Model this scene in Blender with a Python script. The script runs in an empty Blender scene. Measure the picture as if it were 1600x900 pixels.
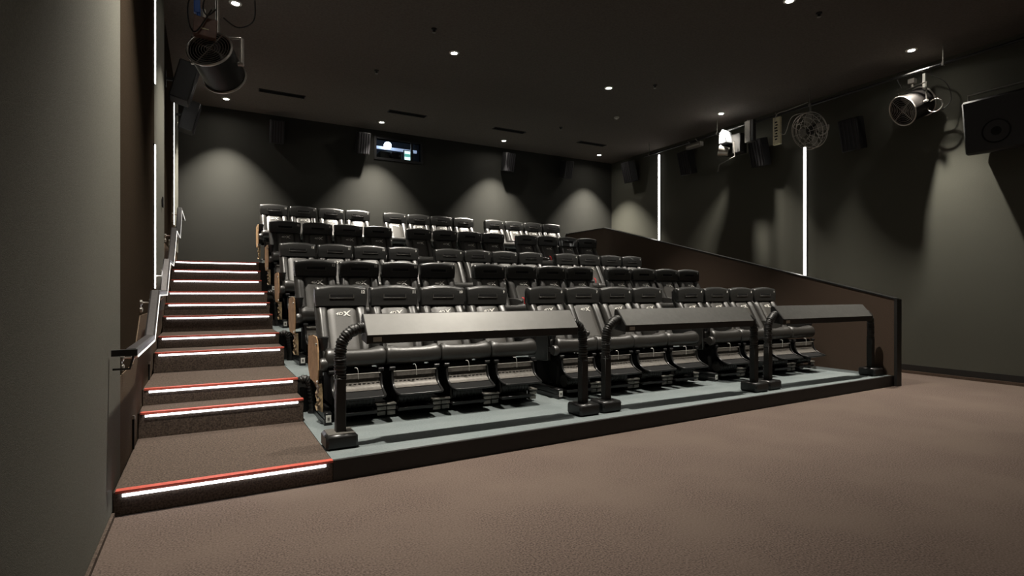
import bpy, bmesh, math, random
from mathutils import Vector, Matrix

S = bpy.context.scene
COL = S.collection
random.seed(7)
R = math.radians

# ------------------------------------------------------------------ camera
EYE = 1.493
YAW = 0.5055
cd = bpy.data.cameras.new('camera')
cd.sensor_width = 36.0
cd.lens = 860.1 / 1600 * 36.0
cd.shift_y = 6.35 / 1600
cd.clip_start = 0.05
cam = bpy.data.objects.new('camera', cd)
cam.location = (0, 0, EYE)
cam.rotation_euler = (R(90), 0, -YAW)
COL.objects.link(cam)
S.camera = cam

# ------------------------------------------------------------------ world, exposure
wd = bpy.data.worlds.new('world')
wd.use_nodes = True
wd.node_tree.nodes['Background'].inputs[0].default_value = (0, 0, 0, 1)
wd.node_tree.nodes['Background'].inputs[1].default_value = 0
S.world = wd
S.view_settings.view_transform = 'Standard'
S.view_settings.look = 'None'
S.view_settings.gamma = 1
S.view_settings.exposure = 0.0
S.view_settings.use_curve_mapping = False

# the ceiling downlights are the light of this hall (built with their fittings further down)
CEIL = 5.593
SPOT_COLOUR = (1.0, 0.93, 0.82)
SPOT_ANGLE = R(160)
SPOT_BLEND = 0.10
# light distribution of one lamp: (angle from its axis in degrees, relative strength)
PROFILE = [(0, 1.0), (12, 1.0), (20, .86), (28, .58), (33, .36), (37, .14), (40, .012), (60, .007), (78, .002)]
# (x, y, watts) of every downlight
DOWN = []
for x in (0.35, 3.68, 7.02, 10.25):
    DOWN.append((x, 13.14, 2000))
for x in (0.35, 3.70, 7.05, 10.32):
    DOWN.append((x, 8.73, 1000))
for x in (0.35, 3.74, 7.16, 10.43):
    DOWN.append((x, 4.88, 1600 if x < 1 else 1400))
for x in (0.35, 3.74, 7.16, 10.49):
    DOWN.append((x, 1.05, 90 if x < 1 else 230))
for x in (0.35, 3.74, 7.16, 10.49):
    DOWN.append((x, -2.75, 300))

# ------------------------------------------------------------------ materials
MATS = {}
def mat(name, col, rough=0.6, metal=0.0, spec=0.5, noise=None, bump=None, emit=None, estr=0.0, coat=0.0, trans=0.0, wear=None):
    """noise=(scale, amount): colour mottling; bump=(scale, strength); wear=(scale, colour, amount)"""
    if name in MATS:
        return MATS[name]
    m = bpy.data.materials.new(name)
    m.use_nodes = True
    nt = m.node_tree
    b = nt.nodes['Principled BSDF']
    b.inputs['Base Color'].default_value = (*col, 1)
    b.inputs['Roughness'].default_value = rough
    b.inputs['Metallic'].default_value = metal
    b.inputs['Specular IOR Level'].default_value = spec
    b.inputs['Coat Weight'].default_value = coat
    b.inputs['Transmission Weight'].default_value = trans
    if emit:
        b.inputs['Emission Color'].default_value = (*emit, 1)
        b.inputs['Emission Strength'].default_value = estr
    tc = None
    if noise or bump or wear:
        tc = nt.nodes.new('ShaderNodeTexCoord')
    last = None
    if noise:
        n = nt.nodes.new('ShaderNodeTexNoise')
        n.inputs['Scale'].default_value = noise[0]
        n.inputs['Detail'].default_value = 3
        nt.links.new(tc.outputs['Object'], n.inputs['Vector'])
        r = nt.nodes.new('ShaderNodeMapRange')
        r.inputs[1].default_value = 0.3; r.inputs[2].default_value = 0.7
        r.inputs[3].default_value = 1 - noise[1]; r.inputs[4].default_value = 1 + noise[1]
        nt.links.new(n.outputs['Fac'], r.inputs[0])
        mx = nt.nodes.new('ShaderNodeVectorMath'); mx.operation = 'SCALE'
        mx.inputs[0].default_value = col
        nt.links.new(r.outputs[0], mx.inputs['Scale'])
        last = mx.outputs[0]
    if wear:
        n2 = nt.nodes.new('ShaderNodeTexNoise')
        n2.inputs['Scale'].default_value = wear[0]
        n2.inputs['Detail'].default_value = 4
        nt.links.new(tc.outputs['Object'], n2.inputs['Vector'])
        r2 = nt.nodes.new('ShaderNodeMapRange')
        r2.inputs[1].default_value = 0.42; r2.inputs[2].default_value = 0.68
        r2.inputs[3].default_value = 0; r2.inputs[4].default_value = wear[2]
        nt.links.new(n2.outputs['Fac'], r2.inputs[0])
        mc = nt.nodes.new('ShaderNodeMix'); mc.data_type = 'RGBA'
        nt.links.new(r2.outputs[0], mc.inputs[0])
        if last:
            nt.links.new(last, mc.inputs[6])
        else:
            mc.inputs[6].default_value = (*col, 1)
        mc.inputs[7].default_value = (*wear[1], 1)
        last = mc.outputs[2]
    if last:
        nt.links.new(last, b.inputs['Base Color'])
    if bump:
        n3 = nt.nodes.new('ShaderNodeTexNoise')
        n3.inputs['Scale'].default_value = bump[0]
        n3.inputs['Detail'].default_value = 2
        nt.links.new(tc.outputs['Object'], n3.inputs['Vector'])
        bp = nt.nodes.new('ShaderNodeBump')
        bp.inputs['Strength'].default_value = bump[1]
        bp.inputs['Distance'].default_value = 0.01
        nt.links.new(n3.outputs['Fac'], bp.inputs['Height'])
        nt.links.new(bp.outputs[0], b.inputs['Normal'])
    MATS[name] = m
    return m

CARPET = mat('carpet_brown', (0.108, 0.081, 0.068), 0.95, spec=0.1, noise=(85, 0.50), bump=(260, 0.08), wear=(1.3, (0.128, 0.098, 0.080), 0.7))
STEPCARPET = mat('carpet_step', (0.088, 0.067, 0.054), 0.95, spec=0.1, noise=(74, 0.48), bump=(260, 0.15))
TEAL = mat('carpet_teal', (0.152, 0.178, 0.180), 0.85, spec=0.2, noise=(60, 0.14), wear=(3.0, (0.182, 0.206, 0.206), 0.6), bump=(220, 0.3))
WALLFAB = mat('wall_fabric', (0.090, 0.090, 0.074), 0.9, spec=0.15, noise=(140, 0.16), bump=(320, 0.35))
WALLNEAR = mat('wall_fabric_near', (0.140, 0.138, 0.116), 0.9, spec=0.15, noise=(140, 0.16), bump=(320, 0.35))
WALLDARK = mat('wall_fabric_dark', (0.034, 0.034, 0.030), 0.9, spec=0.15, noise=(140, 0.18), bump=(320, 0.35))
WALLBROWN = mat('wall_fabric_brown', (0.036, 0.027, 0.019), 1.0, spec=0.0, noise=(110, 0.2), bump=(300, 0.35))
CEILM = mat('ceiling_black', (0.125, 0.110, 0.098), 0.95, spec=0.1, noise=(30, 0.12), bump=(120, 0.3))
PARAPET = mat('parapet_carpet', (0.085, 0.060, 0.045), 0.95, spec=0.1, noise=(120, 0.3), bump=(260, 0.5))
WALLBROWNLIT = mat('wall_brown_lit', (0.120, 0.088, 0.062), 0.95, spec=0.05, noise=(110, 0.3), bump=(260, 0.3))  # lighter brown: the stronger light low on the stairs wall, as colour
BLACKPAINT = mat('black_paint', (0.012, 0.011, 0.010), 0.55, noise=(20, 0.2))
BLACKMATT = mat('black_matt', (0.010, 0.010, 0.010), 0.85, spec=0.2)
LEATHER = mat('black_leather', (0.021, 0.0195, 0.017), 0.40, spec=1.0, noise=(40, 0.15), bump=(260, 0.05))
PANELCLOTH = mat('grey_leather', (0.048, 0.045, 0.039), 0.47, spec=0.9, noise=(60, 0.12), bump=(300, 0.05))
HEADPLASTIC = mat('black_headrest', (0.020, 0.020, 0.019), 0.36, spec=0.8, coat=0.35, noise=(50, 0.15), bump=(200, 0.08))
SHELL = mat('black_shell', (0.012, 0.012, 0.012), 0.35, spec=0.5)
METALBLACK = mat('black_metal', (0.02, 0.02, 0.02), 0.32, metal=0.4, spec=0.6)
FOOTPLATE = mat('footplate', (0.108, 0.100, 0.089), 0.45, metal=0.3, noise=(35, 0.2), bump=(90, 0.15))
GREYMETAL = mat('grey_metal', (0.22, 0.21, 0.19), 0.45, metal=0.6, noise=(30, 0.15))
BRIGHTMETAL = mat('bright_metal', (0.62, 0.60, 0.55), 0.28, metal=1.0)
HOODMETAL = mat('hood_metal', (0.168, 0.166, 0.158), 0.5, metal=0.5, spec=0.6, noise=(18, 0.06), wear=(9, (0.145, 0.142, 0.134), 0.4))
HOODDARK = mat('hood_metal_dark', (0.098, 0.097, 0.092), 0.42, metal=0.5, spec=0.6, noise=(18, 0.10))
RUBBER = mat('corrugated_rubber', (0.012, 0.012, 0.011), 0.45, spec=0.5)
TAN = mat('tan_panel', (0.34, 0.215, 0.115), 0.8, spec=0.2, noise=(9, 0.25), bump=(40, 0.3))
DRAPE = mat('tan_drape', (0.22, 0.16, 0.09), 0.45, noise=(16, 0.4), bump=(26, 1.0))
WHITE = mat('white_print', (0.78, 0.77, 0.73), 0.5)
WHITETIE = mat('white_tie', (0.75, 0.74, 0.70), 0.5)
REDNOSE = mat('red_nosing', (0.56, 0.095, 0.062), 0.45, noise=(60, 0.2))
REDTAG = mat('red_tag', (0.75, 0.02, 0.02), 0.4)
LEDSTEP = mat('step_light', (0.9, 0.9, 0.9), 0.4, emit=(0.93, 0.95, 1.0), estr=7)
LEDWALL = mat('wall_light', (0.9, 0.9, 0.9), 0.4, emit=(1.0, 0.97, 0.90), estr=9)
LEDRAIL = mat('rail_light', (0.9, 0.9, 0.9), 0.4, emit=(1.0, 0.97, 0.92), estr=.8)
LAMP = mat('lamp_glow', (0.9, 0.9, 0.9), 0.4, emit=(1.0, 0.95, 0.85), estr=60)
RAILM = mat('handrail_metal', (0.08, 0.075, 0.075), 0.36, metal=0.7, noise=(30, 0.1))
BROWNBOX = mat('brown_box', (0.16, 0.09, 0.07), 0.5, noise=(20, 0.2))
BLUE = mat('blue_connector', (0.03, 0.14, 0.55), 0.45)
FANDRUM = mat('fan_drum', (0.020, 0.018, 0.017), 0.42, metal=0.6)
STEEL = mat('fan_steel', (0.55, 0.52, 0.48), 0.4, metal=0.8)
SPEAKERM = mat('speaker_box', (0.012, 0.012, 0.013), 0.6, noise=(40, 0.2))
GRILLE = mat('speaker_grille', (0.034, 0.032, 0.037), 0.5, metal=0.3)
CREAMTAG = mat('cream_tag', (0.72, 0.66, 0.46), 0.6, noise=(40, 0.15))
LIGHTBODY = mat('pale_body', (0.55, 0.58, 0.62), 0.3, metal=0.6)
GLASS = mat('booth_glass', (0.9, 0.95, 1.0), 0.02, trans=1.0)
BOOTH = mat('booth_wall', (0.05, 0.07, 0.10), 0.7, noise=(6, 0.3))
BOOTHBAR = mat('booth_bar', (0.7, 0.8, 0.95), 0.5, emit=(0.55, 0.68, 0.95), estr=0.55)
BOOTHLAMP = mat('booth_lamp', (0.9, 0.9, 0.9), 0.4, emit=(0.85, 0.95, 1.0), estr=6)
SCREENA = mat('screen_white', (0.6, 0.9, 0.85), 0.4, emit=(0.75, 1.0, 0.97), estr=1.5)
SCREENB = mat('screen_green', (0.2, 0.5, 0.45), 0.4, emit=(0.12, 0.45, 0.36), estr=1.0)
PALEPLASTIC = mat('pale_plastic', (0.45, 0.43, 0.38), 0.5)

# ------------------------------------------------------------------ mesh helpers
def box(bm, x0, x1, y0, y1, z0, z1, bev=0.0, seg=1, skip=()):
    vs = [bm.verts.new(p) for p in ((x0,y0,z0),(x1,y0,z0),(x1,y1,z0),(x0,y1,z0),(x0,y0,z1),(x1,y0,z1),(x1,y1,z1),(x0,y1,z1))]
    fs = [bm.faces.new([vs[i] for i in q]) for q in ((3,2,1,0),(4,5,6,7),(0,1,5,4),(1,2,6,5),(2,3,7,6),(3,0,4,7))]
    if bev > 0:
        es = {e for f in fs for e in f.edges}
        bmesh.ops.bevel(bm, geom=list(es), offset=bev, segments=seg, affect='EDGES', profile=0.5)

def extrude_x(bm, prof, x0, x1, bev=0.0):
    """closed (y,z) polygon extruded along x"""
    a = [bm.verts.new((x0, y, z)) for y, z in prof]
    b = [bm.verts.new((x1, y, z)) for y, z in prof]
    n = len(prof)
    fs = [bm.faces.new(a), bm.faces.new(b[::-1])]
    for i in range(n):
        fs.append(bm.faces.new((a[i], b[i], b[(i+1) % n], a[(i+1) % n])))
    bmesh.ops.recalc_face_normals(bm, faces=fs)
    if bev > 0:
        es = {e for f in fs for e in f.edges}
        bmesh.ops.bevel(bm, geom=list(es), offset=bev, segments=1, affect='EDGES')

def loft(bm, rings, closed=True, caps=True):
    rv = [[bm.verts.new(p) for p in r] for r in rings]
    fs = []
    n = len(rings[0])
    for a, b in zip(rv, rv[1:]):
        for i in range(n if closed else n - 1):
            j = (i + 1) % n
            fs.append(bm.faces.new((a[i], a[j], b[j], b[i])))
    if caps and closed:
        fs.append(bm.faces.new(rv[0][::-1])); fs.append(bm.faces.new(rv[-1]))
    bmesh.ops.recalc_face_normals(bm, faces=fs)
    return fs

def frame_at(t, prev=None):
    t = t.normalized()
    if prev is None:
        up = Vector((0, 0, 1)) if abs(t.z) < 0.9 else Vector((0, 1, 0))
        n = t.cross(up).normalized()
    else:
        n = (prev - t * prev.dot(t)).normalized()
    return n, t.cross(n)

def tube(bm, pts, r, sides=8, closed=False, flat=(1, 1)):
    """r: number or list per point"""
    P = [Vector(p) for p in pts]
    n = len(P)
    rings = []
    prev = None
    for i, p in enumerate(P):
        if closed:
            t = P[(i+1) % n] - P[i-1]
        else:
            t = P[min(i+1, n-1)] - P[max(i-1, 0)]
        u, v = frame_at(t, prev)
        prev = u
        rr = r[i] if isinstance(r, (list, tuple)) else r
        rings.append([p + u * (rr * flat[0] * math.cos(a)) + v * (rr * flat[1] * math.sin(a)) for a in [2*math.pi*k/sides for k in range(sides)]])
    if closed:
        rings.append(rings[0])
        rv = [[bm.verts.new(q) for q in rg] for rg in rings[:-1]]
        fs = []
        for i in range(n):
            a, b = rv[i], rv[(i+1) % n]
            for k in range(sides):
                fs.append(bm.faces.new((a[k], a[(k+1) % sides], b[(k+1) % sides], b[k])))
        bmesh.ops.recalc_face_normals(bm, faces=fs)
    else:
        loft(bm, rings)

def smooth_path(pts, sub=6):
    """Catmull-Rom through points"""
    P = [Vector(p) for p in pts]
    out = []
    for i in range(len(P) - 1):
        p0 = P[max(i-1, 0)]; p1 = P[i]; p2 = P[i+1]; p3 = P[min(i+2, len(P)-1)]
        for k in range(sub):
            t = k / sub
            out.append(0.5 * ((2*p1) + (p2-p0)*t + (2*p0-5*p1+4*p2-p3)*t*t + (3*p1-p0-3*p2+p3)*t**3))
    out.append(P[-1])
    return out

def lathe(bm, prof, axis=(0, 0, 1), org=(0, 0, 0), sides=20, closed_prof=False):
    """prof: (radius, height along axis)"""
    a = Vector(axis).normalized()
    u, v = frame_at(a)
    o = Vector(org)
    rings = []
    for k in range(sides):
        th = 2*math.pi*k/sides
        d = u*math.cos(th) + v*math.sin(th)
        rings.append([bm.verts.new(o + d*max(rr, 1e-4) + a*h) for rr, h in prof])
    fs = []
    m = len(prof)
    for k in range(sides):
        A, B = rings[k], rings[(k+1) % sides]
        for i in range(m if closed_prof else m-1):
            j = (i+1) % m
            fs.append(bm.faces.new((A[i], A[j], B[j], B[i])))
    bmesh.ops.recalc_face_normals(bm, faces=fs)

def cyl(bm, p0, p1, r, sides=14):
    p0 = Vector(p0); p1 = Vector(p1)
    h = (p1-p0).length
    lathe(bm, [(0, 0), (r, 0), (r, h), (0, h)], p1-p0, p0, sides)

def mesh_of(name, bm, m, smooth=True, angle=38):
    me = bpy.data.meshes.new(name)
    bmesh.ops.remove_doubles(bm, verts=bm.verts, dist=1e-5)
    bm.to_mesh(me); bm.free()
    me.materials.append(m)
    if smooth:
        me.polygons.foreach_set('use_smooth', [True]*len(me.polygons))
        try:
            me.set_sharp_from_angle(angle=R(angle))
        except Exception:
            pass
    return me

def link(name, me, parent=None, loc=(0, 0, 0), rot=(0, 0, 0)):
    o = bpy.data.objects.new(name, me)
    o.location = loc; o.rotation_euler = rot
    if parent:
        o.parent = parent
    COL.objects.link(o)
    return o

def obj(name, bm, m, parent=None, loc=(0, 0, 0), rot=(0, 0, 0), smooth=True, label=None, angle=38):
    o = link(name, mesh_of(name, bm, m, smooth, angle), parent, loc, rot)
    if label:
        o['label'] = label
    return o

def obox(name, m, b, parent=None, bev=0.0, label=None, loc=(0, 0, 0)):
    bm = bmesh.new()
    box(bm, *b, bev=bev)
    return obj(name, bm, m, parent, loc=loc, smooth=bev > 0, label=label)

def tag(o, label, cat, group=None):
    o['label'] = label; o['category'] = cat
    if group:
        o['group'] = group
    return o

def thing(name, loc, label, cat, group=None, rz=0):
    o = bpy.data.objects.new(name, None)
    o.location = loc
    o.rotation_euler = (0, 0, rz)
    o.empty_display_size = 0.1
    COL.objects.link(o)
    return tag(o, label, cat, group)

def copy_tree(o, parent=None):
    c = o.copy()
    COL.objects.link(c)
    if parent:
        c.parent = parent
    for ch in list(o.children):
        copy_tree(ch, c)
    return c

def struct(o):
    o['kind'] = 'structure'
    return o

def text_mesh(txt, size, m, shear=0.0, extrude=0.001, align='CENTER', bold=0.0022):
    cu = bpy.data.curves.new('lettering', 'FONT')
    cu.body = txt; cu.size = size; cu.extrude = extrude; cu.shear = shear; cu.offset = bold
    cu.align_x = align; cu.align_y = 'CENTER'; cu.resolution_u = 2
    t = bpy.data.objects.new('lettering', cu)
    COL.objects.link(t)
    dg = bpy.context.evaluated_depsgraph_get()
    me = bpy.data.meshes.new_from_object(t.evaluated_get(dg))
    bpy.data.objects.remove(t)
    bpy.data.curves.remove(cu)
    me.materials.clear(); me.materials.append(m)
    return me

# ------------------------------------------------------------------ room
XL, XR = -0.562, 11.30
YB, YF = 13.85, -6.0
STEPS = [(4.475, .164), (5.997, .393), (6.391, .551), (7.615, .784), (8.176, .932), (9.065, 1.153), (9.481, 1.327), (9.879, 1.500), (10.988, 1.705), (11.228, 1.886), (11.574, 2.058)]
SXL, SXR = -0.551, 0.867

struct(obox('floor', CARPET, (XL-.1, XR+.1, YF-.1, YB+.1, -.12, 0)))
struct(obox('ceiling', CEILM, (XL-.1, XR+.1, YF-.1, YB+.1, CEIL, CEIL+.12)))
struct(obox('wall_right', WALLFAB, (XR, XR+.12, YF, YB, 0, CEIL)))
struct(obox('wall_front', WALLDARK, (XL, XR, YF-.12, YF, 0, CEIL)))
# back wall with the projection window opening
WX0, WX1, WZ0, WZ1 = 3.74, 4.91, 4.913, 5.385
bm = bmesh.new()
box(bm, XL, WX0, YB, YB+.12, 0, CEIL)
box(bm, WX1, XR, YB, YB+.12, 0, CEIL)
box(bm, WX0, WX1, YB, YB+.12, 0, WZ0)
box(bm, WX0, WX1, YB, YB+.12, WZ1, CEIL)
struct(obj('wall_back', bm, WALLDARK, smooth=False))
wl = struct(obox('wall_left', WALLBROWN, (XL-.12, XL, YF, YB, 0, CEIL)))
# fabric panel beside the camera, ends before the stairs climb
obox('wall_panel', WALLNEAR, (XL, -.552, YF, 4.86, .035, CEIL), wl, label='grey green fabric panel on the near wall')
for (ya, yb, xo) in ((7.93, 9.1, -.528), (12.25, 13.3, -.528)):
    bm = bmesh.new()
    a = [(XL, ya), (xo, yb), (xo-.012, yb+.03), (XL, yb+.03)]
    lo = [bm.verts.new((x, y, 1.25 if ya < 10 else 2.3)) for x, y in a]
    hi = [bm.verts.new((x, y, CEIL)) for x, y in a]
    fs = [bm.faces.new(lo[::-1]), bm.faces.new(hi)]
    for i in range(4):
        fs.append(bm.faces.new((lo[i], lo[(i+1) % 4], hi[(i+1) % 4], hi[i])))
    bmesh.ops.recalc_face_normals(bm, faces=fs)
    obj('wall_panel', bm, WALLNEAR, wl, smooth=False, label='narrow angled fabric panel beside the wall light')
bm = bmesh.new()
extrude_x(bm, [(4.862, .0), (4.862, .88), (5.70, .88), (6.27, 1.27), (7.43, 1.27), (8.0, 1.66), (8.8, 1.66), (9.7, 2.22), (10.9, 2.22), (11.6, 2.78), (13.2, 2.78), (13.2, 1.9), (11.0, 1.6), (9.4, 1.1), (8.0, .7), (6.4, .3), (5.9, .0)], XL, -.554)
obj('wall_panel', bm, WALLBROWNLIT, wl, smooth=False, label='paler brown lower panel painting the lit part of the wall beside the stairs')  # paints the wall growing brighter towards the steps
struct(obox('baseboard_left', STEPCARPET, (XL, -.535, YF, 4.46, 0, .032)))
struct(obox('baseboard_right', BLACKPAINT, (XR-.012, XR, YF, YB, .05, .16)))
struct(obox('trim_1', PARAPET, (XR-.035, XR, YF, YB, 0, .05)))

# ------------------------------------------------------------------ seating tiers
TIER_Y = [4.475, 6.46, 8.27, 9.99, 11.71, YB-.02]
TIER_Z = [.164, .551, .932, 1.500, 2.058]
ORD = ['front', 'second', 'third', 'fourth', 'back']
PX0, PX1 = 9.55, 9.66
for k in range(5):
    z = TIER_Z[k]; zb = 0 if k == 0 else TIER_Z[k-1]
    t = thing('seating_tier', (SXR, TIER_Y[k], zb), ['lowest tier, blue grey carpet and long black front edge along the floor', 'second tier from the floor, blue grey carpet under the second row', 'middle tier, blue grey carpet under the third row', 'fourth tier from the floor, blue grey carpet under the fourth row', 'highest tier, blue grey carpet under the back row by the rear wall'][k], 'seating tier', 'seating tiers')
    w = PX0 - SXR; d = TIER_Y[k+1] - TIER_Y[k]; h = z - zb
    sk = 0.245 if k == 0 else 0.0     # the front edge runs a little out of square
    def prism(bm, pts, z0, z1):
        lo = [bm.verts.new((x, y, z0)) for x, y in pts]; hi = [bm.verts.new((x, y, z1)) for x, y in pts]
        fs = [bm.faces.new(lo[::-1]), bm.faces.new(hi)]
        n = len(pts)
        for i in range(n):
            fs.append(bm.faces.new((lo[i], lo[(i+1) % n], hi[(i+1) % n], hi[i])))
        bmesh.ops.recalc_face_normals(bm, faces=fs)
    bm = bmesh.new()
    prism(bm, [(0, .03), (w, sk+.03), (w, d), (0, d)], h-.012, h)
    obj('deck', bm, TEAL, t, smooth=False, label='blue grey carpeted deck')
    bm = bmesh.new()
    prism(bm, [(0, 0), (w, sk), (w, d), (0, d)], 0 if k == 0 else -.0, h-.012)
    obj('riser', bm, BLACKPAINT, t, smooth=False, label='black riser face')
    bm = bmesh.new()
    prism(bm, [(0, -.008), (w, sk-.008), (w, sk+.03), (0, .03)], h-.03, h+.002)
    obj('edge_trim', bm, BLACKPAINT, t, smooth=False)

# parapet wall along the right-hand side of the tiers
bm = bmesh.new()
prof = [(4.71, 0), (4.71, 1.374), (12.0, 3.239), (YB-.005, 3.239), (YB-.005, 0)]
extrude_x(bm, prof, PX0, PX1)
pw = struct(obj('wall_parapet', bm, PARAPET, smooth=False))
bm = bmesh.new()
cap = [(4.70, 1.374), (4.70, 1.396), (12.0, 3.262), (YB-.005, 3.262), (YB-.005, 3.24), (12.0, 3.24)]
extrude_x(bm, cap, PX0-.015, PX1+.015)
obj('top_cap', bm, METALBLACK, pw, smooth=False, label='black metal capping')
obox('end_post', BLACKPAINT, (PX0-.012, PX1+.012, 4.665, 4.71, 0, 1.38), pw)

# ------------------------------------------------------------------ stairs
st = thing('staircase', (SXL, STEPS[0][0], 0), 'carpeted aisle stairs with red nosings and white light strips by the wall', 'staircase')
ox, oy = SXL, STEPS[0][0]
for i, (y, z) in enumerate(STEPS):
    yn = STEPS[i+1][0] + .02 if i < 10 else YB - .005
    zb = 0 if i == 0 else STEPS[i-1][1] - .002
    s = obox('step', STEPCARPET, (0, SXR-ox-.001, y-oy, yn-oy, 0 if i == 0 else zb, z), st, bev=.006)
    obox('nosing', REDNOSE, (.016, SXR-ox-.001, y-oy-.006, y-oy+.055, z-.012, z+.004), s, label='red stair nosing')
    obox('light_strip', LEDSTEP, (.055, SXR-ox-.055, y-oy-.010, y-oy+.002, z-.037, z-.020), s, label='white glowing strip')

# ------------------------------------------------------------------ handrail
hr = thing('handrail', (XL, 4.36, STEPS[0][1]), 'dark wall handrail stepping up beside the stairs with a lit lower edge', 'handrail')
hx, hy, hz = XL, 4.36, STEPS[0][1]
rail = [(4.36, -.37), (5.70, -.37), (6.27, .02), (7.43, .02), (8.0, .41), (8.8, .41), (9.7, .97), (10.9, .97), (11.6, 1.53), (13.2, 1.53)]
rail = [(y-hy, z+EYE-hz) for y, z in rail]
bm = bmesh.new()
X0, X1 = -.475-hx, -.40-hx
rings = []
for y, z in rail:
    rings.append([(X0, y, z-.045), (X1, y, z-.045), (X1, y, z-.01), (X1-.012, y, z), (X0+.012, y, z), (X0, y, z-.01)])
loft(bm, rings)
obj('rail_bar', bm, RAILM, hr, smooth=False)
bm = bmesh.new()
loft(bm, [[(X1-.002, y, z-.058), (X1+.004, y, z-.058), (X1+.004, y, z-.046), (X1-.002, y, z-.046)] for y, z in rail])
obj('light_strip', bm, LEDRAIL, hr, smooth=False, label='glowing strip along the rail')
bm = bmesh.new()
box(bm, .022, X1, -.03, .0, rail[0][1]-.045, rail[0][1]-.004)
obj('end_return', bm, BLACKPAINT, hr, smooth=False)
bm = bmesh.new()
tube(bm, [(.028, -.012, rail[0][1]-.13), (.12, -.012, rail[0][1]-.13), (.14, -.012, rail[0][1]-.046)], .008, 6)
obj('end_bracket', bm, METALBLACK, hr)
def rail_z(y):
    for (a, za), (b, zb) in zip(rail, rail[1:]):
        if a <= y <= b:
            return za + (zb-za)*(y-a)/(b-a)
    return rail[-1][1]
for y in (.62, 1.25, 1.95, 2.9, 3.5, 4.3, 5.4, 6.4, 7.4):
    z = rail_z(y)
    bm = bmesh.new()
    for zz in (z-.12, z-.19):
        lathe(bm, [(0, .0), (.026, .0), (.026, .016), (.012, .022), (0, .022)], (1, 0, 0), (.001, y, zz), 14)
    box(bm, .001, .008, y-.014, y+.014, z-.19, z-.12)
    tube(bm, [(.012, y, z-.12), (.09, y, z-.12), (.13, y, z-.075), (.137, y, z-.044)], .008, 6)
    obj('bracket', bm, BRIGHTMETAL, hr, label='bright wall bracket')

for n_, (y, z0, z1, lab) in enumerate(((5.62, .165, .42, 'thin black upright strip for the shadow gap in the wall at the lowest landing'), (7.05, .552, .72, 'thin black upright strip for the shadow gap in the wall at the second landing'))):
    o = thing('shadow_gap_strip', (XL, y, z0), lab, 'shadow strip', 'dark strips for wall shadow gaps beside the stairs')
    obox('strip_body', BLACKMATT, (.001, .022, -.012, .012, 0, z1-z0), o)  # black strip stands in for the shade of a wall gap
    obox('strip_tip', PALEPLASTIC, (.001, .026, -.014, .014, z1-z0, z1-z0+.03), o, label='pale end tip')

# ------------------------------------------------------------------ wall light lines
def wall_line(name, x, y, z0, z1, side, label):
    t = thing(name, (x, y, z0), label, 'light strip', 'vertical light lines on the side walls')
    obox('channel', BLACKPAINT, (0 if side > 0 else -.012, .012 if side > 0 else 0, -.045, .045, 0, z1-z0), t)
    obox('diffuser', LEDWALL, (.012 if side > 0 else -.022, .022 if side > 0 else -.012, -.028, .028, .01, z1-z0-.01), t, label='white glowing diffuser')
wall_line('light_line', XR, 11.72, 1.6, 5.42, -1, 'tall glowing light line on the far wall nearest the rear corner')
wall_line('light_line', XR, 7.335, 1.0, 4.63, -1, 'tall glowing light line on the far wall below the caged fan')
wall_line('light_line', XL, 7.82, 1.53, 3.26, 1, 'glowing light line rising from the bend of the handrail')
wall_line('light_line', XL, 7.82, 3.98, CEIL-.02, 1, 'glowing light line high on the wall beside the drum fan')
wall_line('light_line', XL, 12.10, 2.75, 5.30, 1, 'slim glowing light line by the top of the stairs')

# ------------------------------------------------------------------ seats
HW = 0.29
def smoothstep(a, b, x):
    t = min(max((x-a)/(b-a), 0), 1)
    return t*t*(3-2*t)

def make_cushion():
    bm = bmesh.new()
    prof = [(-.215, .585), (-.34, .615), (-.48, .660), (-.60, .705), (-.68, .733), (-.725, .738), (-.757, .722), (-.775, .688), (-.780, .64), (-.770, .595), (-.745, .568), (-.70, .556), (-.50, .53), (-.30, .51), (-.215, .52)]
    rings = []
    for f in (-1, -.975, -.93, -.82, -.66, -.48, -.25, 0, .25, .48, .66, .82, .93, .975, 1):
        a = abs(f)
        sh = {1: .80, .975: .92, .93: .98}.get(a, 1.0)
        ring = []
        for (y, z) in prof:
            wmax = .306 - .034*smoothstep(-.66, -.56, y)
            cz, cy = .63, -.52
            yy = cy + (y-cy)*(1-(1-sh)*.35); zz = cz + (z-cz)*sh
            if z > .60:
                zz += .040*smoothstep(.45, .85, a)*(1-smoothstep(.9, 1, a)*.5)*smoothstep(-.79, -.62, y)
                zz -= .012*(1-smoothstep(0, .6, a))*smoothstep(-.76, -.6, y)
            ring.append((f*wmax, yy, zz))
        rings.append(ring)
    loft(bm, rings)
    return bm

def yfront(z):
    t = (z-.59)/(1.18-.59)
    return -.335 + .335*t

def make_panel(x0, x1, z0, z1, off, bulge, th, nx=6, nz=9, edge=.012, shape=None):
    """padded slab following the recline of the back"""
    bm = bmesh.new()
    rings = []
    for i in range(nx+1):
        fx = i/nx
        x = x0 + (x1-x0)*fx
        ex = min(fx, 1-fx)*abs(x1-x0)
        r = 1-smoothstep(0, edge, ex)
        ring = []
        front = []; back = []
        for k in range(nz+1):
            fz = k/nz
            z = z0 + (z1-z0)*fz
            ez = min(fz, 1-fz)*(z1-z0)
            rz = 1-smoothstep(0, edge, ez)
            b = bulge*(math.sin(math.pi*fx)**.7 if 0 < fx < 1 else 0)
            if shape:
                b = shape(fx, fz)
            xx = x
            front.append((xx, yfront(z)+off-b+.02*max(r, rz), z))
            back.append((xx, yfront(z)+off+th, z))
        ring = front + back[::-1]
        rings.append(ring)
    loft(bm, rings)
    return bm

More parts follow.
